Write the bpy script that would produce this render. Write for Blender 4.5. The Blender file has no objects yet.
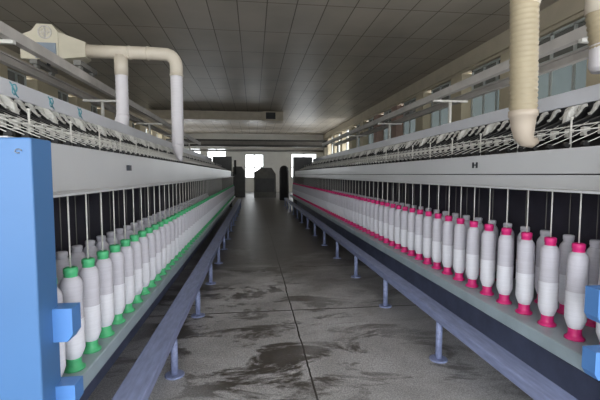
import bpy, bmesh, math, random
from mathutils import Vector, Matrix
random.seed(7)
PI = math.pi
S = bpy.context.scene
COL = S.collection

# ------------------------------------------------------------------ materials
def lin(c):
    return tuple(((v/255)/12.92 if v/255 <= .04045 else ((v/255+.055)/1.055)**2.4) for v in c) + (1,)

def new_mat(name):
    m = bpy.data.materials.new(name); m.use_nodes = True
    nt = m.node_tree
    return m, nt, nt.nodes['Principled BSDF']

def mat(name, rgb, rough=.5, metal=0., var=.12, scale=6., bump=0., bscale=60., stretch=(1,1,1), spec=.5):
    """painted / moulded surface with a little mottling of its own colour"""
    m, nt, b = new_mat(name)
    tc = nt.nodes.new('ShaderNodeTexCoord'); mp = nt.nodes.new('ShaderNodeMapping')
    mp.inputs['Scale'].default_value = stretch
    nt.links.new(tc.outputs['Object'], mp.inputs['Vector'])
    n = nt.nodes.new('ShaderNodeTexNoise'); n.inputs['Scale'].default_value = scale; n.inputs['Detail'].default_value = 5
    nt.links.new(mp.outputs['Vector'], n.inputs['Vector'])
    r = nt.nodes.new('ShaderNodeValToRGB')
    c = lin(rgb)
    r.color_ramp.elements[0].position = .3; r.color_ramp.elements[1].position = .7
    r.color_ramp.elements[0].color = tuple(x*(1-var) for x in c[:3])+(1,)
    r.color_ramp.elements[1].color = tuple(min(1, x*(1+var)) for x in c[:3])+(1,)
    nt.links.new(n.outputs['Fac'], r.inputs['Fac']); nt.links.new(r.outputs['Color'], b.inputs['Base Color'])
    b.inputs['Roughness'].default_value = rough; b.inputs['Metallic'].default_value = metal
    b.inputs['Specular IOR Level'].default_value = spec
    if bump:
        n2 = nt.nodes.new('ShaderNodeTexNoise'); n2.inputs['Scale'].default_value = bscale
        nt.links.new(mp.outputs['Vector'], n2.inputs['Vector'])
        bp = nt.nodes.new('ShaderNodeBump'); bp.inputs['Strength'].default_value = bump; bp.inputs['Distance'].default_value = .01
        nt.links.new(n2.outputs['Fac'], bp.inputs['Height']); nt.links.new(bp.outputs['Normal'], b.inputs['Normal'])
    return m

M = dict(
    blue=mat('blue_enamel', (76,119,170), .42, var=.05, scale=2),
    bracket=mat('light_blue_enamel', (86,136,200), .4, var=.04),
    bench=mat('blue_grey_paint', (142,152,190), .45, var=.16, scale=9, stretch=(6,1,6)),
    panel=mat('grey_panel_paint', (206,207,210), .3, var=.04, scale=2),
    fascia=mat('fascia_paint', (220,221,228), .4, var=.05, scale=3),
    rail=mat('grey_green_rail', (166,182,190), .42, var=.10, scale=7),
    dark=mat('black_iron', (26,25,28), .6, var=.25),
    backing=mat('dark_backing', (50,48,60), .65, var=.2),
    base=mat('dark_blue_base', (96,104,134), .5, var=.2),
    cabinet=mat('dark_grey_cabinet', (84,84,84), .5),
    steel=mat('bright_steel', (200,200,200), .3, .6, var=.05),
    whitem=mat('white_metal', (214,212,206), .4, var=.06),
    armA=mat('arm_grey', (196,194,188), .4, var=.2, scale=30),
    black=mat('black_rubber', (24,24,25), .5),
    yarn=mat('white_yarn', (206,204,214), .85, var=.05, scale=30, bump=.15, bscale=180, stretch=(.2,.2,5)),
    yarnlit=mat('lit_white_yarn', (232,232,240), .85, var=.04, scale=30, bump=.15, bscale=180, stretch=(.2,.2,5)),
    green=mat('green_plastic', (84,190,130), .4, var=.06),
    pink=mat('magenta_plastic', (220,46,124), .4, var=.06),
    cream=mat('cream_hose', (166,153,127), .5, var=.06),
    creamp=mat('cream_pipe', (208,198,182), .45, var=.06),
    scoop=mat('cream_nozzle', (190,176,160), .45, var=.05),
    whitep=mat('white_pipe', (214,210,214), .45, var=.04),
    housing=mat('cream_housing', (194,187,168), .5, var=.05),
    track=mat('track_grey', (188,183,178), .5, var=.12),
    wall=mat('plaster_beige', (184,173,152), .85, var=.07, scale=3, bump=.1),
    wallfar=mat('plaster_grey', (212,210,204), .85, var=.06, scale=2, bump=.1),
    pier=mat('pier_cream', (190,178,152), .85, var=.07, scale=3),
    pierred=mat('pier_brick', (160,134,122), .85, var=.1, scale=5),
    frame=mat('window_frame_grey', (182,186,182), .5, var=.06),
    duct=mat('galvanised_duct', (176,164,144), .45, var=.1, scale=4),
    girder=mat('girder_dark', (46,43,40), .6),
    girderweb=mat('girder_web', (100,96,90), .6),
    teal=mat('teal_ink', (96,158,172), .5, var=.1),
    ink=mat('dark_ink', (60,62,70), .5, var=.1),
    motor=mat('motor_blue_grey', (120,130,142), .5),
    lump=mat('far_machine_grey', (120,118,114), .6, var=.15),
)

def pane_mat(name, rgb, emit, rough=.25):
    m, nt, b = new_mat(name)
    tc = nt.nodes.new('ShaderNodeTexCoord'); n = nt.nodes.new('ShaderNodeTexNoise'); n.inputs['Scale'].default_value = 2.2
    nt.links.new(tc.outputs['Object'], n.inputs['Vector'])
    r = nt.nodes.new('ShaderNodeValToRGB'); c = lin(rgb)
    r.color_ramp.elements[0].color = tuple(x*.8 for x in c[:3])+(1,); r.color_ramp.elements[1].color = tuple(x*1.2 for x in c[:3])+(1,)
    nt.links.new(n.outputs['Fac'], r.inputs['Fac']); nt.links.new(r.outputs['Color'], b.inputs['Base Color'])
    nt.links.new(r.outputs['Color'], b.inputs['Emission Color']); b.inputs['Emission Strength'].default_value = emit
    b.inputs['Roughness'].default_value = rough
    return m
M['pane'] = pane_mat('dusty_daylit_pane', (114,125,126), .12)
M['panedark'] = pane_mat('dark_upper_pane', (84,84,80), .04)  # upper panes, darker than the lower ones

def clear_glass():
    m = bpy.data.materials.new('clear_window_glass'); m.use_nodes = True; nt = m.node_tree
    nt.nodes.clear()
    o = nt.nodes.new('ShaderNodeOutputMaterial'); t = nt.nodes.new('ShaderNodeBsdfTransparent'); g = nt.nodes.new('ShaderNodeBsdfGlossy')
    g.inputs['Roughness'].default_value = .05; mx = nt.nodes.new('ShaderNodeMixShader'); mx.inputs[0].default_value = .06
    nt.links.new(t.outputs[0], mx.inputs[1]); nt.links.new(g.outputs[0], mx.inputs[2]); nt.links.new(mx.outputs[0], o.inputs['Surface'])
    return m
M['glass'] = clear_glass()

def floor_mat():
    m, nt, b = new_mat('worn_damp_concrete')
    N, L = nt.nodes.new, nt.links.new
    tc = N('ShaderNodeTexCoord')
    def noise(scale, detail, stretch, rough=.6):
        mp = N('ShaderNodeMapping'); mp.inputs['Scale'].default_value = stretch
        L(tc.outputs['Object'], mp.inputs['Vector'])
        n = N('ShaderNodeTexNoise'); n.inputs['Scale'].default_value = scale; n.inputs['Detail'].default_value = detail
        n.inputs['Roughness'].default_value = rough; n.inputs['Distortion'].default_value = .6
        L(mp.outputs['Vector'], n.inputs['Vector']); return n
    def ramp(n, p0, p1, c0, c1):
        r = N('ShaderNodeValToRGB'); e = r.color_ramp.elements
        e[0].position = p0; e[1].position = p1; e[0].color = c0; e[1].color = c1
        L(n.outputs[0], r.inputs['Fac']); return r
    def mix(a, c, f, mode='MIX'):
        x = N('ShaderNodeMix'); x.data_type = 'RGBA'; x.blend_type = mode
        for s, v in ((x.inputs[0], f), (x.inputs[6], a), (x.inputs[7], c)):
            if hasattr(v, 'is_output'): L(v, s)
            else: s.default_value = v
        return x.outputs[2]
    base = ramp(noise(1.2, 6, (1,1.6,1)), .35, .7, lin((164,162,162)), lin((200,199,201)))
    speck = ramp(noise(130, 2, (1,1,1)), .42, .6, (.62,.62,.62,1), (1.2,1.2,1.2,1))
    c = mix(base.outputs[0], speck.outputs[0], .75, 'MULTIPLY')
    damp = ramp(noise(1.7, 7, (1,1.9,1), .68), .50, .57, (0,0,0,1), (1,1,1,1))       # damp stains with ragged edges
    damp2 = ramp(noise(.55, 3, (1,1,1)), .36, .56, (0,0,0,1), (1,1,1,1))
    both = mix(damp.outputs[0], damp2.outputs[0], 1., 'MULTIPLY')
    sy = N('ShaderNodeSeparateXYZ'); L(tc.outputs['Object'], sy.inputs[0])
    wz = N('ShaderNodeMath'); wz.operation = 'MULTIPLY_ADD'; L(noise(.9, 6, (1,1.5,1)).outputs[0], wz.inputs[0]); wz.inputs[1].default_value = 7.5; L(sy.outputs[1], wz.inputs[2])
    wr = N('ShaderNodeMapRange'); L(wz.outputs[0], wr.inputs[0]); wr.inputs[1].default_value = 7.2; wr.inputs[2].default_value = 9.6; wr.inputs[4].default_value = .86
    wet = N('ShaderNodeMath'); wet.operation = 'MAXIMUM'; L(both, wet.inputs[0]); L(wr.outputs[0], wet.inputs[1])   # washed, still wet stretch further down the aisle
    c = mix(c, lin((78,73,69)), wet.outputs[0])
    # slab joints
    sp = N('ShaderNodeSeparateXYZ'); L(tc.outputs['Object'], sp.inputs[0])
    wob = noise(3, 3, (1,1,1))
    def joint(axis, offs, period, half):
        a = N('ShaderNodeMath'); a.operation = 'ADD'; L(sp.outputs[axis], a.inputs[0]); a.inputs[1].default_value = -offs + period*50
        w = N('ShaderNodeMath'); w.operation = 'MULTIPLY_ADD'; L(wob.outputs[0], w.inputs[0]); w.inputs[1].default_value = .03; L(a.outputs[0], w.inputs[2])
        mo = N('ShaderNodeMath'); mo.operation = 'MODULO'; L(w.outputs[0], mo.inputs[0]); mo.inputs[1].default_value = period
        lt = N('ShaderNodeMath'); lt.operation = 'LESS_THAN'; L(mo.outputs[0], lt.inputs[0]); lt.inputs[1].default_value = half
        return lt.outputs[0]
    c = mix(c, lin((70,67,65)), joint(0, .34, 3.0, .011))
    c = mix(c, lin((84,80,78)), joint(1, 3.33, 1.6, .016))
    L(c, b.inputs['Base Color'])
    inv = N('ShaderNodeMapRange'); L(wet.outputs[0], inv.inputs[0]); inv.inputs[3].default_value = .62; inv.inputs[4].default_value = .36
    L(inv.outputs[0], b.inputs['Roughness'])
    bp = N('ShaderNodeBump'); bp.inputs['Strength'].default_value = .25; bp.inputs['Distance'].default_value = .004
    nb = noise(60, 4, (1,1,1)); L(nb.outputs[0], bp.inputs['Height']); L(bp.outputs[0], b.inputs['Normal'])
    return m
M['floor'] = floor_mat()

def ceiling_mat():
    m, nt, b = new_mat('ceiling_boards')
    N, L = nt.nodes.new, nt.links.new
    tc = N('ShaderNodeTexCoord'); mp = N('ShaderNodeMapping')
    mp.inputs['Rotation'].default_value = (0,0,PI/2); mp.inputs['Location'].default_value = (0,.245,0)
    L(tc.outputs['Object'], mp.inputs['Vector'])
    br = N('ShaderNodeTexBrick'); br.offset = 0; br.inputs['Scale'].default_value = 1
    br.inputs['Brick Width'].default_value = 1.3; br.inputs['Row Height'].default_value = .49
    br.inputs['Mortar Size'].default_value = .009; br.inputs['Mortar Smooth'].default_value = .1; br.inputs['Bias'].default_value = -.2
    br.inputs['Color1'].default_value = lin((174,165,153)); br.inputs['Color2'].default_value = lin((166,157,145)); br.inputs['Mortar'].default_value = lin((96,88,78))
    L(mp.outputs['Vector'], br.inputs['Vector']); 
    n = N('ShaderNodeTexNoise'); n.inputs['Scale'].default_value = 1.1; n.inputs['Detail'].default_value = 4; L(tc.outputs['Object'], n.inputs['Vector'])
    mr = N('ShaderNodeMapRange'); mr.inputs[1].default_value = .3; mr.inputs[2].default_value = .7; mr.inputs[3].default_value = .88; mr.inputs[4].default_value = 1.08; L(n.outputs[0], mr.inputs[0])
    mx = N('ShaderNodeMix'); mx.data_type = 'RGBA'; mx.blend_type = 'MULTIPLY'; mx.inputs[0].default_value = 1
    L(br.outputs['Color'], mx.inputs[6]); L(mr.outputs[0], mx.inputs[7]); L(mx.outputs[2], b.inputs['Base Color'])
    b.inputs['Roughness'].default_value = .42; b.inputs['Specular IOR Level'].default_value = .2
    bp = N('ShaderNodeBump'); bp.inputs['Strength'].default_value = .3; bp.inputs['Distance'].default_value = .01; bp.invert = True
    L(br.outputs['Fac'], bp.inputs['Height']); L(bp.outputs[0], b.inputs['Normal'])
    return m
M['ceiling'] = ceiling_mat()

# ------------------------------------------------------------------ mesh helpers
class MB:
    def __init__(s): s.bm = bmesh.new(); s.mats = []
    def mi(s, m):
        if m not in s.mats: s.mats.append(m)
        return s.mats.index(m)
    def _tag(s, faces, m, smooth=False):
        i = s.mi(m)
        for f in faces: f.material_index = i; f.smooth = smooth
    def box(s, x0, x1, y0, y1, z0, z1, m, bev=0):
        x0, x1 = min(x0,x1), max(x0,x1)
        r = bmesh.ops.create_cube(s.bm, size=1)
        vs = r['verts']
        for v in vs: v.co = Vector(((x0+x1)/2+v.co.x*(x1-x0), (y0+y1)/2+v.co.y*(y1-y0), (z0+z1)/2+v.co.z*(z1-z0)))
        fs = {f for v in vs for f in v.link_faces}; s._tag(fs, m)
        if bev:
            es = {e for v in vs for e in v.link_edges}
            q = bmesh.ops.bevel(s.bm, geom=list(es), offset=bev, segments=2, affect='EDGES', profile=.5)
            s._tag(q['faces'], m)
        return s
    def prism(s, pts, axis, a, b, m):
        """polygon pts extruded along axis: pts are the other two coordinates in order"""
        def mk(p, t):
            return {'y': (p[0], t, p[1]), 'x': (t, p[0], p[1]), 'z': (p[0], p[1], t)}[axis]
        v0 = [s.bm.verts.new(mk(p, a)) for p in pts]; v1 = [s.bm.verts.new(mk(p, b)) for p in pts]
        n = len(pts); fs = [s.bm.faces.new(v0), s.bm.faces.new(v1[::-1])]
        for i in range(n): fs.append(s.bm.faces.new((v0[i], v1[i], v1[(i+1)%n], v0[(i+1)%n])))
        s._tag(fs, m); return s
    def tube(s, pts, radii, m, seg=12, cap=True, smooth=True, squash=None):
        pts = [Vector(p) for p in pts]
        if not hasattr(radii, '__len__'): radii = [radii]*len(pts)
        rings = []; prev = None
        for i, p in enumerate(pts):
            d = (pts[min(i+1, len(pts)-1)]-pts[max(i-1, 0)]).normalized()
            if prev is None: u = d.orthogonal().normalized()
            else: u = (prev-d*prev.dot(d)).normalized()
            prev = u; w = d.cross(u)
            rings.append([s.bm.verts.new(p+(u*math.cos(2*PI*k/seg)+w*math.sin(2*PI*k/seg))*radii[i]) for k in range(seg)])
        fs = []
        for a, b in zip(rings, rings[1:]):
            for k in range(seg): fs.append(s.bm.faces.new((a[k], a[(k+1)%seg], b[(k+1)%seg], b[k])))
        s._tag(fs, m, smooth)
        if cap: s._tag([s.bm.faces.new(rings[0][::-1]), s.bm.faces.new(rings[-1])], m)
        return s
    def lathe(s, prof, m, seg=16, o=(0,0,0), mats=None):
        rings = [[s.bm.verts.new((o[0]+r*math.cos(2*PI*k/seg), o[1]+r*math.sin(2*PI*k/seg), o[2]+z)) for k in range(seg)] for r, z in prof]
        for i, (a, b) in enumerate(zip(rings, rings[1:])):
            fs = [s.bm.faces.new((a[k], a[(k+1)%seg], b[(k+1)%seg], b[k])) for k in range(seg)]
            s._tag(fs, mats[i] if mats else m, True)
        s._tag([s.bm.faces.new(rings[0][::-1])], mats[0] if mats else m); s._tag([s.bm.faces.new(rings[-1])], mats[-1] if mats else m)
        return s
    def build(s, name, parent=None, loc=None):
        bmesh.ops.recalc_face_normals(s.bm, faces=s.bm.faces)
        me = bpy.data.meshes.new(name); s.bm.to_mesh(me); s.bm.free()
        for m in s.mats: me.materials.append(m)
        o = bpy.data.objects.new(name, me); COL.objects.link(o)
        if parent:
            o.parent = parent
            # mesh built in world coordinates: move it into the parent's frame
            if loc is None:
                off = parent_world(parent); me.transform(Matrix.Translation(-off))
            else: o.location = loc
        return o

def parent_world(o):
    v = Vector((0,0,0))
    while o: v += o.location; o = o.parent
    return v

def tag(o, label=None, cat=None, group=None, kind=None):
    if label: o['label'] = label
    if cat: o['category'] = cat
    if group: o['group'] = group
    if kind: o['kind'] = kind
    return o

def thing(name, loc, label, cat, group=None):
    o = bpy.data.objects.new(name, None); COL.objects.link(o); o.location = loc; o.empty_display_size = .1
    return tag(o, label, cat, group)

def struct(mb, name, parent=None):
    o = mb.build(name, parent)
    if not parent: o['kind'] = 'structure'
    return o

def dup(o, loc, parent=None):
    c = o.copy(); COL.objects.link(c); c.location = loc
    if parent: c.parent = parent
    return c

# ------------------------------------------------------------------ room shell
XL, XR, YB, YF, H = -5.4, 4.96, -3.2, 27.0, 4.0
struct(MB().box(XL-.3, XR+.3, YB-1.5, YF+.3, -.12, 0, M['floor']), 'floor')
struct(MB().box(XL-.3, XR+.3, YB-.3, YF+.3, H, H+.12, M['ceiling']), 'ceiling')

def side_wall(name, X, s, centres, pw, reds=()):
    """wall with piers between tall windows; s = outward direction"""
    SILL, HEAD = 1.0, 3.60
    w = MB()
    w.box(X, X+s*.3, YB-.3, YF+.3, 0, SILL, M['wall']); w.box(X, X+s*.3, YB-.3, YF+.3, HEAD, H, M['wall'])
    spans = []
    for c in centres:
        w.box(X-s*.16, X+s*.3, c-pw/2, c+pw/2, .0, HEAD-.08, M['pierred'] if c in reds else M['pier'])
    ends = [YB-.3]+[v for c in centres for v in (c-pw/2, c+pw/2)]+[YF+.3]
    gaps = list(zip(ends[2:-1:2], ends[3:-1:2]))
    w.box(X, X+s*.3, ends[0], ends[1], SILL, HEAD, M['wall']); w.box(X, X+s*.3, ends[-2], ends[-1], SILL, HEAD, M['wall'])
    struct(w, name)
    return gaps, SILL, HEAD

win_no = 0; FILL_WINDOWS = []
def side_window(X, s, y0, y1, z0, z1):
    global win_no; win_no += 1
    root = bpy.data.objects.new('window_%d' % win_no, None); COL.objects.link(root)
    root.location = (X+s*.12, (y0+y1)/2, z0); root['kind'] = 'structure'
    f = MB(); xa, xb = X+s*.08, X+s*.15; t = .045
    f.box(xa, xb, y0, y1, z0, z0+t, M['frame']); f.box(xa, xb, y0, y1, z1-t, z1, M['frame'])
    f.box(xa, xb, y0, y1, 3.10, 3.16, M['frame'])
    n = max(2, round((y1-y0)/.45))
    for k in range(n+1):
        y = y0+t/2+(y1-y0-t)*k/n
        f.box(xa, xb, y-t/2, y+t/2, z0, z1, M['frame'])
    f.build('window_frame', root)
    near = y1 < 5 or y0 > 18.5  # clear panes at both ends of the side walls, added to brighten the hall
    MB().box(X+s*.11, X+s*.12, y0, y1, z0, 3.13, M['glass' if near else 'pane']).build('pane', root)
    MB().box(X+s*.11, X+s*.12, y0, y1, 3.13, z1, M['glass' if near else 'panedark']).build('pane', root)
    if near: FILL_WINDOWS.append((X+s*.2, s, y0, y1, z0, z1))

g, a, b = side_wall('wall_right', XR, 1, [-1.1, .9, 2.9, 4.9, 6.9, 8.8, 10.85, 12.9, 14.9, 16.9, 18.9, 20.9, 22.9, 24.9], .5, (12.9, 14.9))
for y0, y1 in g: side_window(XR, 1, y0, y1, a, b)
g, a, b = side_wall('wall_left', XL, -1, [-2.1, .05, 2.2, 4.35, 6.5, 8.65, 10.8, 12.95, 15.1, 17.25, 19.4, 21.55, 23.7, 25.85], 1.0)
for y0, y1 in g: side_window(XL, -1, y0, y1, a, b)
# plaster strip under the ceiling on the right
struct(MB().box(XR-.05, XR, YB, YF, 3.66, H, M['wall']), 'trim_1')

# far wall with daylight windows
FW = [(-5.0,-3.55,.95,3.0), (-3.15,-1.85,.95,3.0), (-.60,.72,.95,2.62), (2.62,4.45,.95,2.68)]
w = MB(); x = XL-.3
for (x0,x1,z0,z1) in FW:
    w.box(x, x0, YF, YF+.3, 0, H, M['wallfar']); w.box(x0, x1, YF, YF+.3, 0, z0, M['wallfar']); w.box(x0, x1, YF, YF+.3, z1, H, M['wallfar']); x = x1
w.box(x, XR+.3, YF, YF+.3, 0, H, M['wallfar']); struct(w, 'wall_far')
for (x0,x1,z0,z1) in FW:
    win_no += 1
    root = bpy.data.objects.new('window_%d' % win_no, None); COL.objects.link(root); root.location = ((x0+x1)/2, YF+.1, z0); root['kind'] = 'structure'
    f = MB(); t = .06
    for (a0,a1,b0,b1) in ((x0,x1,z0,z0+t),(x0,x1,z1-t,z1),(x0,x0+t,z0,z1),(x1-t,x1,z0,z1),((x0+x1)/2-.03,(x0+x1)/2+.03,z0,z1),(x0,x1,z0+.72,z0+.80)):
        f.box(a0,a1,YF+.08,YF+.14,b0,b1,M['frame'])
    f.build('window_frame', root)
    MB().box(x0,x1,YF+.105,YF+.111,z0,z1,M['glass']).build('pane', root)

# unseen wall behind the camera: wide opening added to let daylight in
w = MB(); w.box(XL-.3, -4.6, YB-.3, YB, 0, H, M['wallfar']); w.box(4.3, XR+.3, YB-.3, YB, 0, H, M['wallfar']); w.box(-4.6, 4.3, YB-.3, YB, 3.5, H, M['wallfar'])
struct(w, 'wall_back')

# ------------------------------------------------------------------ bobbins
def bobbin_meshes(kind, k, tip):
    pl = M[kind]; tp = M[tip]
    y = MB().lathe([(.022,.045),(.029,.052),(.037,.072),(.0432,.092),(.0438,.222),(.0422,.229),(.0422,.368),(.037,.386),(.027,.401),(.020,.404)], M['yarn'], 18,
                   mats=[M['yarnlit']]*4+[M['yarn']]*5)  # whiter lower half: brighter light on the yarn is put into its colour
    t = MB().lathe([(.041,0),(.041,.008),(.033,.013),(.0285,.022),(.0275,.040),(.029,.056)], pl, 18)
    c = MB().lathe([(.0245,.398),(.0255,.402),(.0245,.414),(.027,.417),(.027,.437),(.022,.441),(.012,.442),(.006,.436)], tp, 16)
    out = []
    for mb, n in ((y,'yarn_package'),(t,'tube_base'),(c,'tube_tip')):
        for v in mb.bm.verts: v.co.z *= k
        out.append((mb, n))
    return out

ORD = ['first','second','third','fourth','fifth','sixth','seventh','eighth','ninth','tenth','eleventh','twelfth','thirteenth','fourteenth','fifteenth','sixteenth','seventeenth','eighteenth','nineteenth','twentieth']
PITCH = .167
def bobbin_row(kind, colour, side, x, y0, z, n, k, row, protos):
    for i in range(n):
        if row == 'front':
            if i == 0:
                lab = 'white %s-tube bobbin at the near end of the %s front row, partly hidden' % (colour, side)
            elif i < len(ORD):
                lab = 'white bobbin on %s tube, %s from the near end of the %s front row' % (colour, ORD[i], side)
            else: lab = 'small white %s-tube bobbin in the crowded far stretch of the %s front row' % (colour, side)
            grp = '%s tube bobbins in the %s front row' % (colour, side)
        else:
            if i < 6: lab = 'shadowed white bobbin in the %s back row, %s from its near end' % (side, ORD[i])
            else: lab = 'dim white bobbin half hidden far along the %s back row' % side
            grp = '%s tube bobbins in the %s back row' % (colour, side)
        o = thing('bobbin', (x, y0+i*PITCH, z), lab, 'bobbin', grp)
        o.rotation_euler.z = random.uniform(0, 6.28)
        if not protos:
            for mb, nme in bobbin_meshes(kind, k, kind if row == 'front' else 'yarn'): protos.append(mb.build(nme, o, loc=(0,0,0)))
        else:
            for p in protos:
                if p.parent is None: p.parent = o
                else: dup(p, (0,0,0), o)

# ------------------------------------------------------------------ roving frames
def frame_machine(side, s, a, zr, y_near, lip, brk, y_first, kind, colour, k, marks):
    """s: +1 right / -1 left; a: distance of the bobbin row from the camera's axis plane"""
    X = lambda u: s*(a+u)
    Y0, Y1 = y_near, 14.4
    ye = Y0+.125
    root = thing('spinning_frame', (X(.5), Y0, 0), 'long grey spinning frame with %s-tube bobbins along the %s side of the aisle' % (colour, side), 'spinning machine')
    P = lambda mb, n: mb.build(n, root)
    # blue end cabinet
    ec = P(MB().box(X(-.037 if s > 0 else -.052), X(1.25), Y0, ye, 0, 1.314, M['blue'], .006), 'end_cabinet'); tag(ec, 'blue end cabinet')
    for (z0, z1) in (((.64,.77),(.42,.53)) if s > 0 else ((.63,.745),(.385,.475))):
        xo = X(brk)
        c = .018
        x0, x1 = X(-.03), xo
        MB().prism([(x0,z0),(x1+s*c*.9,z0),(x1,z0+c*1.4),(x1,z1),(x0,z1)], 'y', ye-(.075 if s > 0 else .045), ye+(-.015 if s > 0 else .02), M['bracket']).build('bracket', ec)
    if s < 0:
        e = MB()
        e.tube([(X(-.02)-.004+.010*math.cos(t*PI/5), Y0-.002, 1.272+.006*math.sin(t*PI/5)) for t in range(9)], .0018, M['motor'], 6)
        e.build('emblem', ec)
    # front cover panels
    P(MB().box(X(.085), X(.13), ye, Y1, 1.203 if s > 0 else 1.125, 1.33, M['panel'], .005), 'front_panel')
    if s > 0: P(MB().box(X(.09), X(.13), ye, Y1, 1.125, 1.198, M['panel'], .004), 'lower_panel')
    # drafting bed
    bed = MB().prism([(X(.135),1.20),(X(.135),1.325),(X(.45),1.36),(X(.76),1.43),(X(.76),1.67),(X(.82),1.67),(X(.82),1.20)], 'y', ye, Y1, M['dark'])
    P(bed, 'drafting_bed')
    # fascia board and top cover
    fa = P(MB().box(X(.765), X(.79), Y0-.1, Y1, 1.68, 1.787, M['fascia'], .004), 'fascia_board')
    P(MB().box(X(.79), X(1.2), Y0, Y1, 1.70, 1.72, M['fascia']), 'top_cover')
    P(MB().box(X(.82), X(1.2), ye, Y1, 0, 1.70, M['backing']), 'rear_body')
    for y in marks:       # printed teal marks on the fascia
        mk = MB(); xm = X(.765)-s*.0015
        Q = lambda dy, dz: (xm, y+dy, 1.733+dz)
        mk.tube([Q(-.045,.040),Q(-.03,.030),Q(-.005,0),Q(.02,-.030),Q(.042,-.040)], [.003,.006,.006,.005,.003], M['teal'], 6)
        mk.tube([Q(-.022,.012),Q(-.022,-.02),Q(-.005,-.032),Q(.010,-.018)], .004, M['teal'], 6)
        mk.tube([Q(-.012,.030),Q(.012,.036),Q(.026,.018),Q(.020,-.004),Q(.004,-.006)], .005, M['teal'], 6)
        mk.build('printed_mark', fa)
    if s > 0:
        fp = MB(); xm = X(.085)-s*.001
        for dy in (-.022, .022):
            fp.box(xm, xm+.003, 2.54+dy-.012, 2.54+dy+.012, 1.245, 1.285, M['ink'])
        fp.box(xm, xm+.003, 2.51, 2.57, 1.262, 1.270, M['ink'])
        tag(P(fp, 'label_mark'), 'small dark printed mark')
    else:
        fp = MB(); fp.box(X(.085)+.02, X(.085), 2.62, 2.66, 1.225, 1.26, M['ink']); P(fp, 'latch')
    # long steel rods and rollers of the drafting zone
    for (u, z, r, m) in ((.40,1.453,.0035,'whitem'),(.52,1.50,.004,'whitem'),(.46,1.44,.012,'dark'),(.56,1.47,.012,'dark')):
        P(MB().tube([(X(u), ye, z),(X(u), Y1, z)], r, M[m], 8), 'guide_rod' if r < .01 else 'bottom_roller')
    # pressure arms
    n = int((Y1-ye-.1)/.115)
    def arm(y):
        mb = MB()
        mb.prism([(X(.56),1.49),(X(.68),1.52),(X(.755),1.60),(X(.755),1.645),(X(.72),1.62),(X(.66),1.565),(X(.55),1.52)], 'y', y-.02, y+.02, M['black'])
        # pale S-curved handle under the fascia
        c = [(.752,1.674),(.728,1.668),(.710,1.650),(.702,1.625),(.688,1.603),(.668,1.592)]
        lo = [(u+.012, z-.020) for u, z in c]
        mb.prism([(X(u), z) for u, z in c+lo[::-1]], 'y', y-.010, y+.010, M['armA'])
        mb.tube([(X(.56), y-.03, 1.505),(X(.56), y+.03, 1.505)], .016, M['black'], 10)
        return mb
    def guide(y):
        mb = MB()
        mb.tube([(X(.18), y-.013, 1.352),(X(.18), y+.013, 1.352)], .015, M['black'], 10)
        mb.box(X(.20), X(.21), y+.03, y+.04, 1.335, 1.37, M['armA'])
        mb.tube([(X(.18), y-.02, 1.36),(X(.33), y-.01, 1.42),(X(.55), y+.03, 1.52)], .0022, M['whitem'], 5)
        mb.box(X(.43), X(.47), y+.045, y+.070, 1.425, 1.475, M['armA'])
        return mb
    def repeat(fn, name, n, y0, step, label=None):
        first = None; rest = None
        for i in range(n):
            if i < 100:
                if first is None: first = P(fn(y0), name)
                else:
                    c = dup(first, first.location+Vector((0, i*step, 0)), root)
            else:
                r = fn(y0+i*step)
                if rest is None: rest = r
                else:
                    me = bpy.data.meshes.new('t'); r.bm.to_mesh(me); r.bm.free(); rest.bm.from_mesh(me); bpy.data.meshes.remove(me)
        if rest is not None:
            o = P(rest, name); o['kind'] = 'stuff'
    repeat(arm, 'pressure_arm', n, ye+.1, .115)
    repeat(guide, 'yarn_guide', n, ye+.06, .115)
    def stand(y):
        mb = MB()
        mb.prism([(X(.64),1.53),(X(.72),1.57),(X(.755),1.61),(X(.752),1.674),(X(.70),1.66),(X(.66),1.62)], 'y', y-.016, y+.016, M['whitem'])
        mb.box(X(.66), X(.71), y-.024, y+.024, 1.58, 1.625, M['whitem'], .008)
        return mb
    repeat(stand, 'roller_stand', int((Y1-ye)/.46), ye+.155, .46)
    def pillar(y):
        mb = MB(); mb.tube([(X(.42), y, 1.35),(X(.42), y, 1.535)], .0055, M['whitem'], 8); mb.tube([(X(.42), y, 1.525),(X(.42), y, 1.54)], .010, M['whitem'], 8)
        return mb
    repeat(pillar, 'guide_pillar', int((Y1-ye)/.46), ye+.30, .46)
    # spindle rail, dark space behind the bobbins and base
    P(MB().box(X(-lip), X(.42), ye, Y1, zr-.066, zr, M['rail'], .006), 'spindle_rail')
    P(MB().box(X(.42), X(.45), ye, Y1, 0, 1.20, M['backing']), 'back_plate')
    P(MB().box(X(.16), X(.40), ye, Y1, 0, .22, M['base']), 'base_beam')
    P(MB().box(X(.115), X(.42), ye, Y1, 1.105, 1.125, M['dark']), 'top_plate')
    nf = int((Y1-.2-y_first)/PITCH)+1; nb = 40
    nr = min(nf, 78)
    def rod(xu):
        def fn(y):
            return MB().tube([(X(xu), y, zr+.44*k-.006),(X(xu)+s*(.09 if xu == 0 else 0)*0, y, 1.126 if xu else 1.126)], .0034 if xu == 0 else .0026, M['whitem' if xu == 0 else 'lump'], 6)
        return fn
    # spindles carrying the bobbins: front row, then the near ones of the back row
    first = None
    for i in range(nr):
        if first is None: first = P(rod(.0)(y_first), 'spindle')
        else: dup(first, first.location+Vector((0, i*PITCH, 0)), root)
    first = None
    for i in range(100-nr):
        if first is None: first = P(rod(.22)(y_first+(.135 if s > 0 else .07)), 'spindle')
        else: dup(first, first.location+Vector((0, i*PITCH, 0)), root)
    P(MB().box(X(-.03), X(.12), ye, Y1, 1.118, 1.128, M['panel']), 'spindle_plate')
    protos = []
    bobbin_row(kind, colour, side, X(0), y_first, zr, nr, k, 'front', protos)
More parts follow.
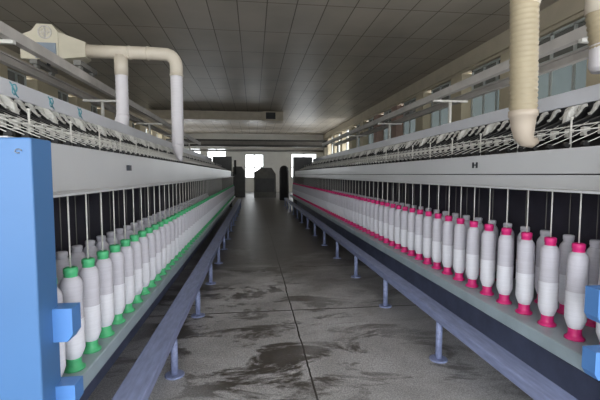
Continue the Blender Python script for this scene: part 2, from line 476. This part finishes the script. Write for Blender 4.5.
    bobbin_row(kind, colour, side, X(.22), y_first+(.135 if s > 0 else .07), zr, nb, k*.97, 'back', [])
    # dark cabinet closing the far end
    fc = P(MB().box(X(.06), X(.75), Y1, Y1+.5, 0, 1.86, M['cabinet'], .01), 'far_cabinet'); tag(fc, 'dark grey cabinet at the far end')
    P(MB().box(X(.02), X(.06), Y1, Y1+.05, 1.30, 1.86, M['whitem']), 'corner_strip')
    return root

frame_machine('left', -1, .732, .41, 1.285, .06, -.115, 1.455, 'green', 'green', .42/.442, (2.67, 3.12, 3.6))
frame_machine('right', 1, 1.455, .45, 1.215, .11, -.18, 1.39, 'pink', 'magenta', 1.0, ())

# ------------------------------------------------------------------ low rails (benches) along the frames
def bench(side, s, xi, xo, z0, z1, xp, y_first, step):
    root = thing('low_rail', (xp, 1.0, 0), 'long low blue-grey steel rail on short posts beside the %s frame' % side, 'rail')
    b = MB().box(xi, xo, .55, 14.9, z0, z1, M['bench'], .006).build('beam', root)
    n = int((14.7-y_first)/step)+1
    pm = fm = None
    for i in range(n):
        y = y_first+i*step
        if pm is None:
            pm = MB().tube([(xp, y, .008),(xp, y, z0+.004)], .021, M['bench'], 14).build('post', root)
            fm = MB().lathe([(.058,0),(.058,.007),(.05,.010)], M['bench'], 18, o=(xp, y, 0)).build('foot_plate', pm)
        else:
            c = dup(pm, pm.location+Vector((0, i*step, 0)), root); dup(fm, fm.location, c)
bench('left', -1, -.465, -.595, .215, .27, -.478, 1.325, .98)
bench('right', 1, 1.172, 1.288, .245, .30, 1.185, 1.285, 1.02)

# ------------------------------------------------------------------ overhead tracks on T posts
def track(side, s, xc, ys):
    root = thing('overhead_track', (xc, ys[0], 0), 'grey twin-beam overhead track on slim posts above the %s frame' % side, 'track')
    for dx in (-.235, .235):
        b = MB(); x = xc+dx
        b.box(x-.035, x+.035, .3, 15, 2.315, 2.33, M['track']); b.box(x-.035, x+.035, .3, 15, 2.395, 2.41, M['track']); b.box(x-.008, x+.008, .3, 15, 2.33, 2.395, M['track'])
        if dx*s < 0: b.box(x-s*.036, x-s*.030, .3, 15, 2.318, 2.407, M['track'])
        b.build('track_beam', root)
    for y in ys:
        p = MB().tube([(xc, y, 0),(xc, y, 2.285)], .024, M['whitem'], 10).build('post', root)
        MB().box(xc-.27, xc+.27, y-.02, y+.02, 2.285, 2.315, M['whitem']).build('cross_bar', p)
track('left', -1, -2.24, (3.55, 6.17, 8.79, 11.41, 14.03))
track('right', 1, 2.95, (2.95, 5.57, 8.18, 10.8, 13.4))

# ------------------------------------------------------------------ travelling blower over the left frame
YT = 5.05
bl = thing('travelling_blower', (-2.25, YT, 2.41), 'cream blower unit with white pipes riding the overhead track above the left frame', 'blower')
h = MB()
h.prism([(-2.60,2.51),(-2.20,2.51),(-2.20,2.82),(-2.26,2.90),(-2.42,2.90),(-2.48,2.82),(-2.60,2.77)], 'y', YT-.26, YT+.22, M['housing'])
hs = h.build('housing', bl)
t = MB(); q0 = [(-2.20,YT-.25,2.52),(-2.20,YT+.21,2.52),(-2.20,YT+.21,2.82),(-2.20,YT-.25,2.82)]; q1 = [(-1.98,YT-.085,2.60),(-1.98,YT+.085,2.60),(-1.98,YT+.085,2.775),(-1.98,YT-.085,2.775)]
v0 = [t.bm.verts.new(p) for p in q0]; v1 = [t.bm.verts.new(p) for p in q1]
fs = [t.bm.faces.new((v0[i], v0[(i+1)%4], v1[(i+1)%4], v1[i])) for i in range(4)]+[t.bm.faces.new(v0[::-1]), t.bm.faces.new(v1)]; t._tag(fs, M['housing']); t.build('outlet', bl)
g = MB(); cx, cz, yy = -2.335, 2.81, YT-.262
g.tube([(cx+.068*math.cos(k*PI/10), yy, cz+.068*math.sin(k*PI/10)) for k in range(21)], .009, M['track'], 6, cap=False)
g.tube([(cx-.068,yy,cz),(cx+.068,yy,cz)], .005, M['track'], 6); g.tube([(cx,yy,cz-.068),(cx,yy,cz+.068)], .010, M['track'], 6)
g.tube([(cx+.036*math.cos(k*PI/8), yy, cz+.036*math.sin(k*PI/8)) for k in range(17)], .004, M['track'], 6, cap=False)
g.build('inlet_grille', hs)
MB().box(-2.44,-2.22,YT-.275,YT-.258,2.52,2.69,M['motor']).build('motor_cover', hs)
MB().tube([(-2.30,YT-.27,2.53),(-2.30,YT-.27,2.44)],.02,M['dark'],8).build('bracket', hs)
for x in (-2.475,-2.005):
    MB().box(x-.04,x+.04,YT-.25,YT+.22,2.46,2.515,M['lump']).build('carriage', bl)
    for y in (YT-.18,YT+.15):
        MB().tube([(x-.022,y,2.447),(x+.022,y,2.447)],.037,M['lump'],14).build('wheel', bl)
def ribs(p0, p1, r, amp, pitch, m, mb, seg=18):
    p0, p1 = Vector(p0), Vector(p1); L = (p1-p0).length; n = max(2, int(L/pitch)); pts, rad = [], []
    for i in range(n):
        for f, a in ((0,0),(.3,amp),(.7,amp)):
            pts.append(p0+(p1-p0)*((i+f)/n)); rad.append(r+a)
    pts.append(p1); rad.append(r); mb.tube(pts, rad, m, seg); return mb
ZP = 2.69
XA, XB = -.945, -1.60
d = MB(); el = [(XA-.14+.14*math.sin(k*PI/12), YT, ZP-.14+.14*math.cos(k*PI/12)) for k in range(7)]
d.tube([(-2.0,YT,ZP),(-1.5,YT,ZP),(-1.2,YT,ZP)]+el[1:]+[(XA,YT,ZP-.27)], .078, M['creamp'], 18)
for x in (-1.50,-1.28): d.tube([(x-.012,YT,ZP),(x+.012,YT,ZP)], .084, M['creamp'], 18)
d.tube([(XA,YT,ZP-.25),(XA,YT,ZP-.27)], .084, M['creamp'], 18)
d.tube([(XB,YT,ZP-.04),(XB,YT,ZP-.28)], .079, M['creamp'], 18)
d.build('air_pipe', bl)
p = ribs((XA,YT,ZP-.26),(XA,YT,1.57), .071, .003, .035, M['whitep'], MB()).build('drop_pipe', bl)
MB().tube([(XA,YT,1.58),(XA,YT,1.55),(XA+.005,YT,1.48),(XA+.02,YT,1.41),(XA+.045,YT,1.375)], [.073,.073,.058,.036,.028], M['whitep'], 16).build('nozzle', p)
p = ribs((XB,YT,ZP-.27),(XB,YT,1.93), .070, .004, .045, M['whitep'], MB()).build('drop_pipe', bl)
MB().tube([(XB,YT,1.94),(XB,YT,1.91),(XB-.02,YT,1.82),(XB-.03,YT,1.735)], [.077,.077,.088,.085], M['whitep'], 16).build('nozzle', p)

# travelling blower over the right frame (its unit is above the picture)
YR = 2.05
br = thing('travelling_blower', (2.95, YR, 2.41), 'cream ribbed hoses of the blower hanging over the right frame', 'blower')
h = MB(); h.prism([(2.66,2.50),(3.22,2.50),(3.22,2.70),(3.1,2.80),(3.04,2.87),(2.78,2.87),(2.66,2.80)], 'y', YR-.25, YR+.3, M['housing']); h.build('housing', br)
for x in (2.715,3.185):
    for y in (YR-.15,YR+.2): MB().tube([(x-.025,y,2.455),(x+.025,y,2.455)],.046,M['black'],14).build('wheel', br)
ZR = 2.30
d = MB(); d.tube([(2.68,YR,2.60),(2.5,YR,2.58),(2.35,YR,2.48),(2.2,YR,2.35),(2.05,YR,ZR),(1.75,YR,ZR),(1.62,YR,ZR-.015),(1.55,YR,ZR-.06),(1.51,YR,ZR-.16)], .072, M['creamp'], 18); d.tube([(1.975,YR,ZR),(1.975,YR,ZR-.18)], .072, M['creamp'], 18)
d.build('air_pipe', br)
p = ribs((1.507,YR,ZR-.10),(1.525,YR,1.54), .067, .006, .028, M['cream'], MB(), 24).build('flexible_hose', br)
MB().tube([(1.525,YR,1.56),(1.525,YR,1.53),(1.525,YR,1.525),(1.527,YR,1.47),(1.535,YR,1.425),(1.553,YR,1.393),(1.582,YR,1.382),(1.61,YR,1.395)], [.077,.077,.069,.062,.054,.043,.031,.024], M['scoop'], 20).build('nozzle', p)
p = ribs((1.975,YR,ZR-.15),(2.02,YR,1.93), .067, .006, .028, M['cream'], MB(), 24).build('flexible_hose', br)
MB().tube([(2.02,YR,1.95),(2.02,YR,1.91),(2.022,YR,1.83),(2.024,YR,1.795)], [.074,.074,.078,.06], M['whitep'], 20).build('nozzle', p)

# ------------------------------------------------------------------ far end: ceiling duct, girder, pipe, machines
YD = 17.2
du = thing('ceiling_duct', (-1.5, YD, 3.55), 'pale rectangular air duct hung below the far ceiling across the aisle', 'duct')
MB().box(-4.4, .40, YD, YD+.6, 3.58, 3.95, M['duct'], .01).build('duct_run', du)
eb = MB().box(.40, 1.32, YD-.06, YD+.66, 3.55, 3.97, M['duct'], .01).build('end_box', du)
MB().box(.56, .98, YD-.075, YD-.05, 3.63, 3.92, M['dark']).build('grille', eb)
for x in (-3.6,-2.4,-1.2,-.2): MB().box(x-.03, x+.03, YD-.015, YD+.615, 3.565, 3.965, M['duct']).build('flange', du)
gd = thing('roof_girder', (-.2, 25, 3.0), 'dark steel girder spanning the hall in front of the far windows', 'girder')
MB().box(XL+.01, XR-.06, 25.0, 25.3, 3.33, 3.43, M['girder']).build('top_flange', gd)
MB().box(XL+.01, XR-.06, 25.0, 25.3, 2.98, 3.10, M['girder']).build('bottom_flange', gd)
MB().box(XL+.01, XR-.06, 25.1, 25.2, 3.10, 3.33, M['girderweb']).build('web', gd)
tag(MB().tube([(XL+.02, YF-.12, 2.84),(XR-.07, YF-.12, 2.84)], .07, M['lump'], 10).build('wall_pipe'), 'grey pipe running along the far wall above its windows', 'pipe')
m1 = thing('machine_hood', (.75, 20, 0), 'grey hooded machine with sloping top before the bright far window', 'machine')
MB().prism([(.02,0),(1.15,0),(1.15,1.22),(.93,1.55),(.38,1.55),(.02,1.30)], 'y', 20, 21.2, M['lump']).build('body', m1)
MB().box(.1, 1.05, 19.9, 20.0, .3, 1.0, M['cabinet'], .01).build('front_door', m1)
m2 = thing('machine_block', (-1.0, 20.5, 0), 'low dark machine at the far left, beside the bright window', 'machine')
MB().prism([(-1.5,0),(-.45,0),(-.45,1.35),(-.62,1.62),(-.95,1.62),(-1.5,1.45)], 'y', 20.5, 21.5, M['cabinet']).build('body', m2)
MB().tube([(-.95,20.45,1.2),(-.95,20.45,1.95)], .06, M['dark'], 10).build('stack', m2)
tag(MB().lathe([(.20,0),(.22,.05),(.22,1.35),(.19,1.52),(.10,1.60),(.03,1.62)], M['dark'], 18, o=(1.42,18.0,0)).build('standing_drum'), 'dark rounded upright drum standing in the far aisle', 'drum')

# ------------------------------------------------------------------ light: overcast daylight through the added doorway, clear fill panes and far windows
W = bpy.data.worlds.new('overcast'); S.world = W; W.use_nodes = True
bg = W.node_tree.nodes['Background']; bg.inputs['Color'].default_value = (.93,.97,1.0,1); bg.inputs['Strength'].default_value = 1.0
def portal(loc, rot, sx, sy):
    l = bpy.data.lights.new('daylight_portal', 'AREA'); l.shape = 'RECTANGLE'; l.size = sx; l.size_y = sy; l.cycles.is_portal = True
    o = bpy.data.objects.new('daylight_portal', l); COL.objects.link(o); o.location = loc; o.rotation_euler = rot
portal((-.15, YB-.15, 1.75), (PI/2,0,0), 8.9, 3.5)
for (x0,x1,z0,z1) in FW: portal(((x0+x1)/2, YF+.25, (z0+z1)/2), (-PI/2,0,0), x1-x0, z1-z0)

for (x, s_, y0, y1, z0, z1) in FILL_WINDOWS: portal((x, (y0+y1)/2, (z0+z1)/2), (PI/2,0,PI/2*s_), y1-y0, z1-z0)

# ------------------------------------------------------------------ camera
cam = bpy.data.cameras.new('camera'); co = bpy.data.objects.new('camera', cam); COL.objects.link(co)
co.location = (0, 0, 1.2)
th = math.atan(25.5/385); ps = math.atan(46.5*math.cos(th)/385)
co.rotation_euler = (PI/2-th, 0, -ps)
cam.sensor_width = 36; cam.lens = 385/600*36; cam.clip_start = .05; cam.clip_end = 200
S.camera = co
vs = S.view_settings; vs.view_transform = 'Standard'; vs.look = 'None'; vs.gamma = 1; vs.use_curve_mapping = False; vs.exposure = 2.55
